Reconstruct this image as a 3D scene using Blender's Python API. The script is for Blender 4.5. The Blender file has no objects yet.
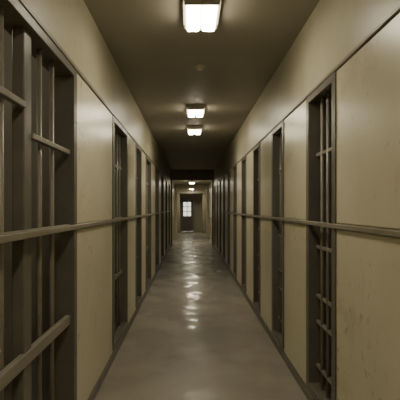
import bpy, bmesh, math, random
from mathutils import Vector
random.seed(3)
S=bpy.context.scene
COL=S.collection

# ---------------- materials ----------------
def mat_paint(name, base, dark, rough=0.5, scale=3.0, bump=0.05, streak=True, amount=0.5, lo=0.35, hi=0.75, chips=0.6, stain=0.0, det=8):
    m=bpy.data.materials.new(name); m.use_nodes=True
    nt=m.node_tree; N=nt.nodes; L=nt.links
    b=N["Principled BSDF"]
    geo=N.new("ShaderNodeNewGeometry")
    mp=N.new("ShaderNodeMapping"); L.new(geo.outputs["Position"],mp.inputs[0])
    if streak: mp.inputs["Scale"].default_value=(1.0,1.0,0.85)
    def noise(sc,det,vec):
        n=N.new("ShaderNodeTexNoise"); n.inputs["Scale"].default_value=sc; n.inputs["Detail"].default_value=det; n.inputs["Roughness"].default_value=0.6
        L.new(vec,n.inputs["Vector"]); return n.outputs["Fac"]
    def ramp(f,a,c,k):
        r=N.new("ShaderNodeMapRange"); r.interpolation_type='SMOOTHSTEP'
        r.inputs["From Min"].default_value=a; r.inputs["From Max"].default_value=c; r.inputs["To Max"].default_value=k
        L.new(f,r.inputs[0]); return r.outputs[0]
    def mix(fac,c1,c2):
        x=N.new("ShaderNodeMixRGB"); L.new(fac,x.inputs[0])
        if isinstance(c1,tuple): x.inputs[1].default_value=(*c1,1)
        else: L.new(c1,x.inputs[1])
        x.inputs[2].default_value=(*c2,1); return x.outputs[0]
    n1=noise(scale,det,mp.outputs[0])
    col=mix(ramp(n1,lo,hi,amount),base,dark)
    if chips:
        n2=noise(scale*9,4,mp.outputs[0])
        col=mix(ramp(n2,.66,.75,chips*amount),col,(dark[0]*.5,dark[1]*.45,dark[2]*.4))
    if stain:
        n3=noise(2.3,7,mp.outputs[0])
        col=mix(ramp(n3,.56,.72,stain*.6),col,(dark[0]*.62,dark[1]*.52,dark[2]*.4))
        n4=noise(16,3,mp.outputs[0])
        n5=noise(1.1,2,mp.outputs[0])
        mu=N.new("ShaderNodeMath"); mu.operation='MULTIPLY'
        L.new(ramp(n4,.60,.67,1.0),mu.inputs[0]); L.new(ramp(n5,.46,.60,stain),mu.inputs[1])
        col=mix(mu.outputs[0],col,(dark[0]*.4,dark[1]*.32,dark[2]*.25))
        mp3=N.new("ShaderNodeMapping"); L.new(geo.outputs["Position"],mp3.inputs[0]); mp3.inputs["Scale"].default_value=(14,14,.9)
        n6=noise(1.6,3,mp3.outputs[0])
        mu2=N.new("ShaderNodeMath"); mu2.operation='MULTIPLY'
        L.new(ramp(n6,.66,.72,1.0),mu2.inputs[0]); L.new(ramp(n5,.48,.6,stain*.7),mu2.inputs[1])
        col=mix(mu2.outputs[0],col,(dark[0]*.6,dark[1]*.48,dark[2]*.32))
    L.new(col,b.inputs["Base Color"])
    b.inputs["Roughness"].default_value=rough
    bp=N.new("ShaderNodeBump"); bp.inputs["Strength"].default_value=bump; bp.inputs["Distance"].default_value=0.02
    L.new(n1,bp.inputs["Height"]); L.new(bp.outputs[0],b.inputs["Normal"])
    return m
M_WALL=mat_paint("plaster_paint",(0.525,0.498,0.375),(0.41,0.378,0.272),0.36,1.6,amount=0.6,bump=0.12,stain=.25)
M_PANEL=mat_paint("panel_paint",(0.66,0.625,0.465),(0.55,0.505,0.355),0.30,1.6,amount=0.5,bump=0.10,stain=.5)
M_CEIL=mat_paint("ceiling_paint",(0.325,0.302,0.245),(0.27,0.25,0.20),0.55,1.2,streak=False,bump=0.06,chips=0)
M_STEEL=mat_paint("brown_steel",(0.155,0.14,0.116),(0.10,0.087,0.068),0.38,6,streak=False,bump=0.08)
M_BAR=mat_paint("bar_steel",(0.26,0.238,0.195),(0.17,0.15,0.118),0.36,6,streak=False,bump=0.08)
M_TRIM=mat_paint("trim_steel",(0.27,0.248,0.195),(0.16,0.14,0.105),0.36,6,streak=False,bump=0.08)
M_CELL=mat_paint("cell_paint",(0.34,0.32,0.255),(0.22,0.20,0.16),0.7,1.5,bump=0.15)
M_END=mat_paint("end_wall_paint",(0.42,0.39,0.305),(0.33,0.305,0.235),0.6,1.5,bump=0.1)
M_WHITE=mat_paint("fixture_metal",(0.5,0.47,0.39),(0.38,0.355,0.29),0.4,8,streak=False,chips=0)
M_PLASTIC=mat_paint("detector_plastic",(0.6,0.57,0.48),(0.5,0.47,0.39),0.5,8,streak=False,chips=0)
M_DOOR=mat_paint("end_door_paint",(0.15,0.143,0.122),(0.115,0.108,0.09),0.5,4)
M_FLOOR=mat_paint("floor_concrete",(0.305,0.28,0.23),(0.225,0.20,0.16),0.3,1.5,streak=False,amount=0.6,bump=0.015,lo=.3,hi=.75,chips=0.0,det=3)
nt=M_FLOOR.node_tree; b=nt.nodes["Principled BSDF"]
g=nt.nodes.new("ShaderNodeNewGeometry")
def fn(sc,det,my=1,off=0):
    mp=nt.nodes.new("ShaderNodeMapping"); mp.inputs["Scale"].default_value=(1,my,1); mp.inputs["Location"].default_value=(off,off,0); nt.links.new(g.outputs["Position"],mp.inputs[0])
    nn=nt.nodes.new("ShaderNodeTexNoise"); nn.inputs["Scale"].default_value=sc; nn.inputs["Detail"].default_value=det
    nt.links.new(mp.outputs[0],nn.inputs["Vector"]); return nn.outputs["Fac"]
def rng(f,a,c,lo,hi):
    mr=nt.nodes.new("ShaderNodeMapRange"); mr.interpolation_type='SMOOTHSTEP'
    mr.inputs["From Min"].default_value=a; mr.inputs["From Max"].default_value=c
    mr.inputs["To Min"].default_value=lo; mr.inputs["To Max"].default_value=hi
    nt.links.new(f,mr.inputs[0]); return mr.outputs[0]
b.inputs["Roughness"].default_value=0.36
nt.links.new(rng(fn(1.8,3,.7,3.3),.42,.56,.02,.7),b.inputs["Coat Weight"])
b.inputs["Coat Roughness"].default_value=0.145
bp=nt.nodes.new("ShaderNodeBump"); bp.inputs["Strength"].default_value=0.8; bp.inputs["Distance"].default_value=0.042
nt.links.new(fn(2.0,1,.85),bp.inputs["Height"])
nt.links.new(nt.nodes["Bump"].outputs[0],bp.inputs["Normal"]); nt.links.new(bp.outputs[0],b.inputs["Normal"]); nt.links.new(bp.outputs[0],b.inputs["Coat Normal"])

def mat_emit(name,col,s):
    m=bpy.data.materials.new(name); m.use_nodes=True
    b=m.node_tree.nodes["Principled BSDF"]
    b.inputs["Base Color"].default_value=(.8,.8,.75,1)
    b.inputs["Emission Color"].default_value=(*col,1); b.inputs["Emission Strength"].default_value=s
    return m
LC=(1.0,0.895,0.68)
M_LAMP=mat_emit("lit_diffuser",LC,66)
M_LAMP_SIDE=mat_emit("lit_diffuser_side",LC,18)
M_LAMP_FAR=mat_emit("lit_diffuser_dim",LC,115)

# ---------------- helpers ----------------
def bm_box(bm,lo,hi,mi=0):
    x0,y0,z0=lo; x1,y1,z1=hi
    if x0>x1:x0,x1=x1,x0
    v=[bm.verts.new(p) for p in [(x0,y0,z0),(x1,y0,z0),(x1,y1,z0),(x0,y1,z0),(x0,y0,z1),(x1,y0,z1),(x1,y1,z1),(x0,y1,z1)]]
    for f in [(0,3,2,1),(4,5,6,7),(0,1,5,4),(1,2,6,5),(2,3,7,6),(3,0,4,7)]:
        fc=bm.faces.new([v[i] for i in f]); fc.material_index=mi
def bm_cyl(bm,c,r,depth,axis='Z',seg=14):
    from mathutils import Matrix
    rot=Matrix.Identity(4)
    if axis=='X': rot=Matrix.Rotation(math.pi/2,4,'Y')
    if axis=='Y': rot=Matrix.Rotation(math.pi/2,4,'X')
    r_=bmesh.ops.create_cone(bm,cap_ends=True,segments=seg,radius1=r,radius2=r,depth=depth,matrix=Matrix.Translation(c)@rot)
    for v in r_['verts']:
        for f in v.link_faces:
            if len(f.verts)==4: f.smooth=True
def fin(name,bm,mats,bevel=0,parent=None,kind=None,origin=None):
    me=bpy.data.meshes.new(name)
    if origin is not None: bmesh.ops.translate(bm,verts=bm.verts,vec=-Vector(origin))
    bm.to_mesh(me); bm.free()
    for m in (mats if isinstance(mats,list) else [mats]): me.materials.append(m)
    o=bpy.data.objects.new(name,me); COL.objects.link(o)
    if origin is not None: o.location=origin
    if bevel:
        md=o.modifiers.new("bevel","BEVEL"); md.width=bevel; md.segments=3; md.limit_method='ANGLE'
    if parent: o.parent=parent
    if kind: o["kind"]=kind
    return o
def boxes(name,bl,mats,**k):
    bm=bmesh.new()
    for q in bl: bm_box(bm,*q)
    return fin(name,bm,mats,**k)
def empty(name,loc,label,cat,group=None):
    e=bpy.data.objects.new(name,None); e.empty_display_size=0.1; e.location=loc; COL.objects.link(e)
    e["label"]=label; e["category"]=cat
    if group: e["group"]=group
    return e

# ---------------- dims ----------------
XL=-0.768; XR=0.938
T=0.13
H=3.0; SILL=0.10; TL=2.41; TR=2.37; RAIL=1.375; RAILR=1.385
Y0=-3.0; YE=29.0; YP=17.8; HL=2.66
Lop=[(1.15,2.97),(4.44,5.43),(6.33,7.0),(7.75,8.75),(9.9,10.9),(11.9,12.9),(13.9,14.9),(15.9,16.9)]
Rop=[(2.89,3.55),(4.48,5.06),(5.98,6.56)]+[(7.47+1.5*i,8.05+1.5*i) for i in range(7)]
def wall(name,xf,s,ops,top):
    xb=xf+s*T
    bl=[]; y=Y0
    for a,b_ in ops:
        bl.append(((xf,y,0),(xb,a,H))); bl.append(((xf,a,top),(xb,b_,H))); bl.append(((xf,a,0),(xb,b_,SILL)))
        y=b_
    bl.append(((xf,y,0),(xb,YE,H)))
    return boxes(name,bl,M_WALL,kind="structure")
wall("wall_left",XL,-1,Lop,TL); wall("wall_right",XR,1,Rop,TR)
boxes("floor",[((-2.7,Y0-.2,-.1),(2.9,YE+.6,0))],M_FLOOR,kind="structure")
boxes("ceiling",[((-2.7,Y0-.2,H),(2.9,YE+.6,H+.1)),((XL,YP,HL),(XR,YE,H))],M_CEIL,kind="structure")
boxes("wall_rear",[((-2.7,Y0-.15,0),(2.9,Y0,H))],M_WALL,kind="structure")
boxes("wall_left_outer",[((-2.7,Y0,0),(-2.6,YE,H))],M_CELL,kind="structure")
boxes("wall_right_outer",[((2.8,Y0,0),(2.9,YE,H))],M_CELL,kind="structure")
def part_ys(ops):
    ys=[ops[0][0]-0.6]
    for (a,b1),(c,d) in zip(ops,ops[1:]): ys.append((b1+c)/2)
    ys.append(ops[-1][1]+0.5); return ys
boxes("wall_left_partition",[((XL-T,y,0),(-2.6,y+.08,H)) for y in part_ys(Lop)],M_CELL,kind="structure")
boxes("wall_right_partition",[((XR+T,y,0),(2.8,y+.08,H)) for y in part_ys(Rop)],M_CELL,kind="structure")
DX0,DX1,DZ=-0.60,0.28,2.12
boxes("wall_end",[((XL-T,YE,0),(DX0,YE+.15,H)),((DX1,YE,0),(XR+T,YE+.15,H)),((DX0,YE,DZ),(DX1,YE+.15,H))],M_END,kind="structure")
boxes("trim_1",[((XL,YP-.06,HL-.06),(XR,YP+.2,H)),((XL,YP-.06,0),(XL+.07,YP+.2,HL-.06)),((XR-.07,YP-.06,0),(XR,YP+.2,HL-.06))],M_TRIM,bevel=.008,kind="structure")
boxes("trim_20",[((XL,22.6,HL-.2),(XR,22.85,HL)),((XL,22.6,0),(XL+.12,22.85,HL-.2)),((XR-.12,22.6,0),(XR,22.85,HL-.2))],M_PANEL,bevel=.008,kind="structure")
boxes("trim_21",[((XL,26.6,HL-.3),(XR,26.85,HL)),((XL,26.6,0),(XL+.16,26.85,HL-.3)),((XR-.2,26.6,0),(XR,26.85,HL-.3))],M_TRIM,bevel=.008,kind="structure")

tn=2
def trim(bl,m=M_TRIM,bev=.005):
    global tn
    boxes("trim_%d"%tn,bl,m,bevel=bev,kind="structure"); tn+=1
PX=0.008
YT=YP-.06
trim([((XL,Y0,RAIL-.016),(XL+.028,YT,RAIL+.016))])
trim([((XR-.028,Y0,RAILR-.015),(XR,YT,RAILR+.015))])
trim([((XL,Y0,TL+.002),(XL+.022,YT,TL+.028))])
trim([((XR-.022,Y0,TR+.002),(XR,YT,TR+.025))])
trim([((XL,YP+.2,1.0),(XL+.02,22.6,1.06))]); trim([((XR-.02,YP+.2,1.0),(XR,22.6,1.06))])
def base(name,xf,s):
    boxes(name,[((xf,Y0,0),(xf-s*.018,YT,SILL-.03))],M_STEEL,bevel=.003,kind="structure")
base("baseboard_left",XL,-1); base("baseboard_right",XR,1)

def panels(xf,s,ops,top,grp,rail):
    segs=[];y=Y0
    for a,b_ in ops: segs.append((y,a)); y=b_
    segs.append((y,YT))
    for a,b_ in segs:
        for z0,z1,w in ((SILL-.02,rail-.022,"lower"),(rail+.022,top-.003,"upper")):
            bm=bmesh.new()
            bm_box(bm,(xf,a+.035,z0),(xf-s*PX,b_-.035,z1))
            for yy in (a+.09,b_-.09):
                for zz in (z0+.06,(z0+z1)/2,z1-.06):
                    bm_cyl(bm,(xf-s*(PX+.0005),yy,zz),.006,.003,'X',8)
            o=fin("wall_panel",bm,M_PANEL,bevel=.002,origin=Vector((xf,(a+b_)/2,z0)))
            o["label"]="cream painted steel panel, %s row, scuffed, bolted between barred cell gates"%w
            o["category"]="wall panel"; o["group"]=grp
panels(XL,-1,Lop,TL,"painted steel panels along one corridor wall",RAIL)
panels(XR,1,Rop,TR,"painted steel panels along the other corridor wall",RAILR)

def gate(xf,s,a,b_,top,grp,label,cross,nbar,wide=False):
    o=empty("cell_gate",(xf,(a+b_)/2,0),label,"prison cell gate",grp)
    org=Vector((xf,(a+b_)/2,0))
    def P(n,bm,m,bev=0):
        x=fin(n,bm,m,bevel=bev,origin=org); x.location=(0,0,0); x.parent=o; return x
    jw=.045; xo=xf-s*.016; xi=xf+s*(T-.005)
    bm=bmesh.new()
    bm_box(bm,(xo,a+.001,SILL),(xi,a+jw,top)); bm_box(bm,(xo,b_-jw,SILL),(xi,b_-.001,top))
    bm_box(bm,(xo,a+jw,top-.05),(xi,b_-jw,top)); bm_box(bm,(xo,a+jw,SILL),(xi,b_-jw,SILL+.04))
    bm_box(bm,(xo,a-.03,SILL),(xf-s*.009,a+.001,top)); bm_box(bm,(xo,b_-.001,SILL),(xf-s*.009,b_+.03,top))
    P("frame",bm,M_STEEL,.004)
    xp=xf+s*.05
    ya,yb=a+jw,b_-jw
    R=.012
    if wide:
        R=.0145
        bm=bmesh.new(); bm_box(bm,(xp-.03,2.14,SILL+.04),(xp+.03,2.24,top-.05)); P("stile",bm,M_STEEL,.006)
        ys=[1.34,1.54,1.74,1.94,2.44,2.66]
    else:
        ys=[ya+(yb-ya)*(i+1)/(nbar+1) for i in range(nbar)]
    for i,y in enumerate(ys):
        bm=bmesh.new(); bm_cyl(bm,(xp,y,(SILL+top)/2),R,top-SILL-.09,'Z',20); P("vertical_bar",bm,M_BAR)
    for q in cross:
        z,h=q[:2]; y0,y1=(q[2],q[3]) if len(q)>2 else (ya,yb)
        bm=bmesh.new()
        if wide: bm_box(bm,(xp-s*.04,y0,z-h/2),(xp-s*.008,y1,z+h/2))
        else: bm_box(bm,(xp-s*.008,y0,z-h/2),(xp+s*.02,y1,z+h/2))
        P("crossbar",bm,M_BAR,.005)
    if not wide and s>0:
        ly=ya+.015
        bm=bmesh.new(); bm_box(bm,(xp-.03,ly,1.00),(xp+.03,ly+.10,1.14)); bm_cyl(bm,(xp-s*.033,ly+.05,1.07),.014,.012,'X'); P("lock_box",bm,M_STEEL,.004)
    return o
for i,(a,b_) in enumerate(Lop):
    if i==0: gate(XL,-1,a,b_,TL,"cell gates","wide dark steel barred cell gate with thick crossbars, dim cell behind",[(1.99,.032,1.2,2.14),(1.86,.03,2.24,2.92),(1.375,.04),(.775,.062)],0,True)
    else: gate(XL,-1,a,b_,TL,"cell gates","dark brown steel barred cell gate in cream corridor wall",[(1.96,.035),(1.375,.04),(.74,.045)],4)
for i,(a,b_) in enumerate(Rop):
    gate(XR,1,a,b_,TR,"cell gates","narrow dark steel barred gate recessed in cream panelled wall",[(1.91,.026),(1.2,.026),(.82,.026),(.62,.026),(.28,.026)],3)

CX=0.085
def lamp(y,m,l=.43,w=.24,cx=CX,z=H,grp="ceiling lights down the corridor"):
    o=empty("ceiling_light",(cx,y,z),"lit rectangular ceiling light with glowing warm diffuser","ceiling light",grp)
    org=Vector((cx,y,z))
    def P(n,bm,mm,bev=0):
        x=fin(n,bm,mm,bevel=bev,origin=org); x.location=(0,0,0); x.parent=o
    bm=bmesh.new(); bm_box(bm,(cx-w/2-.018,y-l/2-.022,z-.045),(cx+w/2+.018,y+l/2+.022,z)); 
    P("housing",bm,M_WHITE,.006)
    for s in (-1,1):
        bm=bmesh.new(); c=cx+s*w/4
        bm_box(bm,(c-w/4+.007,y-l/2+.01,z-.1),(c+w/4-.007,y+l/2-.01,z-.045))
        for f in bm.faces: f.material_index=0 if f.calc_center_median().z< z-.09 else 1
        P("diffuser",bm,[m,M_LAMP_SIDE],.02)
    for s in (-1,1):
        bm=bmesh.new()
        bm_box(bm,(cx-w/2-.006,y+s*(l/2)-.007,z-.072),(cx+w/2+.006,y+s*(l/2)+.007,z-.045))
        P("end_cap",bm,M_WHITE,.002)
for y in (-1.2,0.6,3.38,6.75,8.4): lamp(y,M_LAMP)
for y in (19.4,25.8): lamp(y,M_LAMP_FAR,z=HL)

o=empty("smoke_detector",(CX+.02,4.75,H),"small round off-white smoke detector on dark ceiling","smoke detector")
bm=bmesh.new(); bm_cyl(bm,(0,0,-.01),.055,.02,'Z',24); x=fin("base",bm,M_PLASTIC,bevel=.004,parent=o)
bm=bmesh.new(); bmesh.ops.create_cone(bm,cap_ends=True,segments=24,radius1=.03,radius2=.045,depth=.022); bmesh.ops.translate(bm,verts=bm.verts,vec=(0,0,-.031)); x=fin("sensor_cap",bm,M_PLASTIC,bevel=.003,parent=o)

def fill_light(x,y,e):  # added point light without any fixture, lifts the dark cell interiors
    l=bpy.data.lights.new("cell_fill",'POINT'); l.energy=e; l.color=(1,.9,.72); l.shadow_soft_size=.12
    q=bpy.data.objects.new("cell_fill",l); q.location=(x,y,2.7); COL.objects.link(q)
fill_light(-1.8,2.6,7)
for a,b_ in Lop[1:5]: fill_light(-1.9,(a+b_)/2,1.4)
for a,b_ in Rop[:5]: fill_light(2.1,(a+b_)/2,1.4)

def place(n,bl,m,par,bev=.004):
    x=boxes(n,bl,m,bevel=bev,parent=par); x.location=-Vector(par.location); return x
d=bpy.data.objects.new("door_1",None); d.location=((DX0+DX1)/2,YE,0); COL.objects.link(d); d["kind"]="structure"
d["label"]="grey painted metal door with tall divided window"; d["category"]="door"
place("frame",[((DX0+.001,YE-.03,0),(DX0+.07,YE+.14,DZ-.001)),((DX1-.07,YE-.03,0),(DX1-.001,YE+.14,DZ-.001)),((DX0+.07,YE-.03,DZ-.07),(DX1-.07,YE+.14,DZ-.001))],M_STEEL,d)
wx0,wx1,wz0,wz1=-.43,.06,.98,1.88
a,b_=DX0+.072,DX1-.072
place("leaf",[((a,YE+.02,.01),(wx0,YE+.07,DZ-.072)),((wx1,YE+.02,.01),(b_,YE+.07,DZ-.072)),((wx0,YE+.02,.01),(wx1,YE+.07,wz0)),((wx0,YE+.02,wz1),(wx1,YE+.07,DZ-.072))],M_DOOR,d,0)
mb=[((wx0+(wx1-wx0)*k-.02,YE+.03,wz0),(wx0+(wx1-wx0)*k+.02,YE+.06,wz1)) for k in (.5,)]
mb+=[((wx0,YE+.03,wz0+(wz1-wz0)*k-.018),(wx1,YE+.06,wz0+(wz1-wz0)*k+.018)) for k in (.33,.67)]
place("window_bars",mb,M_STEEL,d,0)
place("handle",[((b_-.06,YE-.03,.98),(b_-.03,YE+.02,1.02)),((b_-.14,YE-.04,.985),(b_-.03,YE-.025,1.015))],M_WHITE,d)

w=bpy.data.worlds.new("World"); S.world=w; w.use_nodes=True
w.node_tree.nodes["Background"].inputs[0].default_value=(.9,.86,.70,1)
w.node_tree.nodes["Background"].inputs[1].default_value=1.6

cam=bpy.data.cameras.new("Camera"); c=bpy.data.objects.new("Camera",cam); COL.objects.link(c)
c.location=(0,0,1.5); c.rotation_euler=(math.pi/2,0,0)
cam.lens=40.5; cam.sensor_width=36; cam.shift_x=.025; cam.shift_y=.02; cam.clip_start=.02
S.camera=c
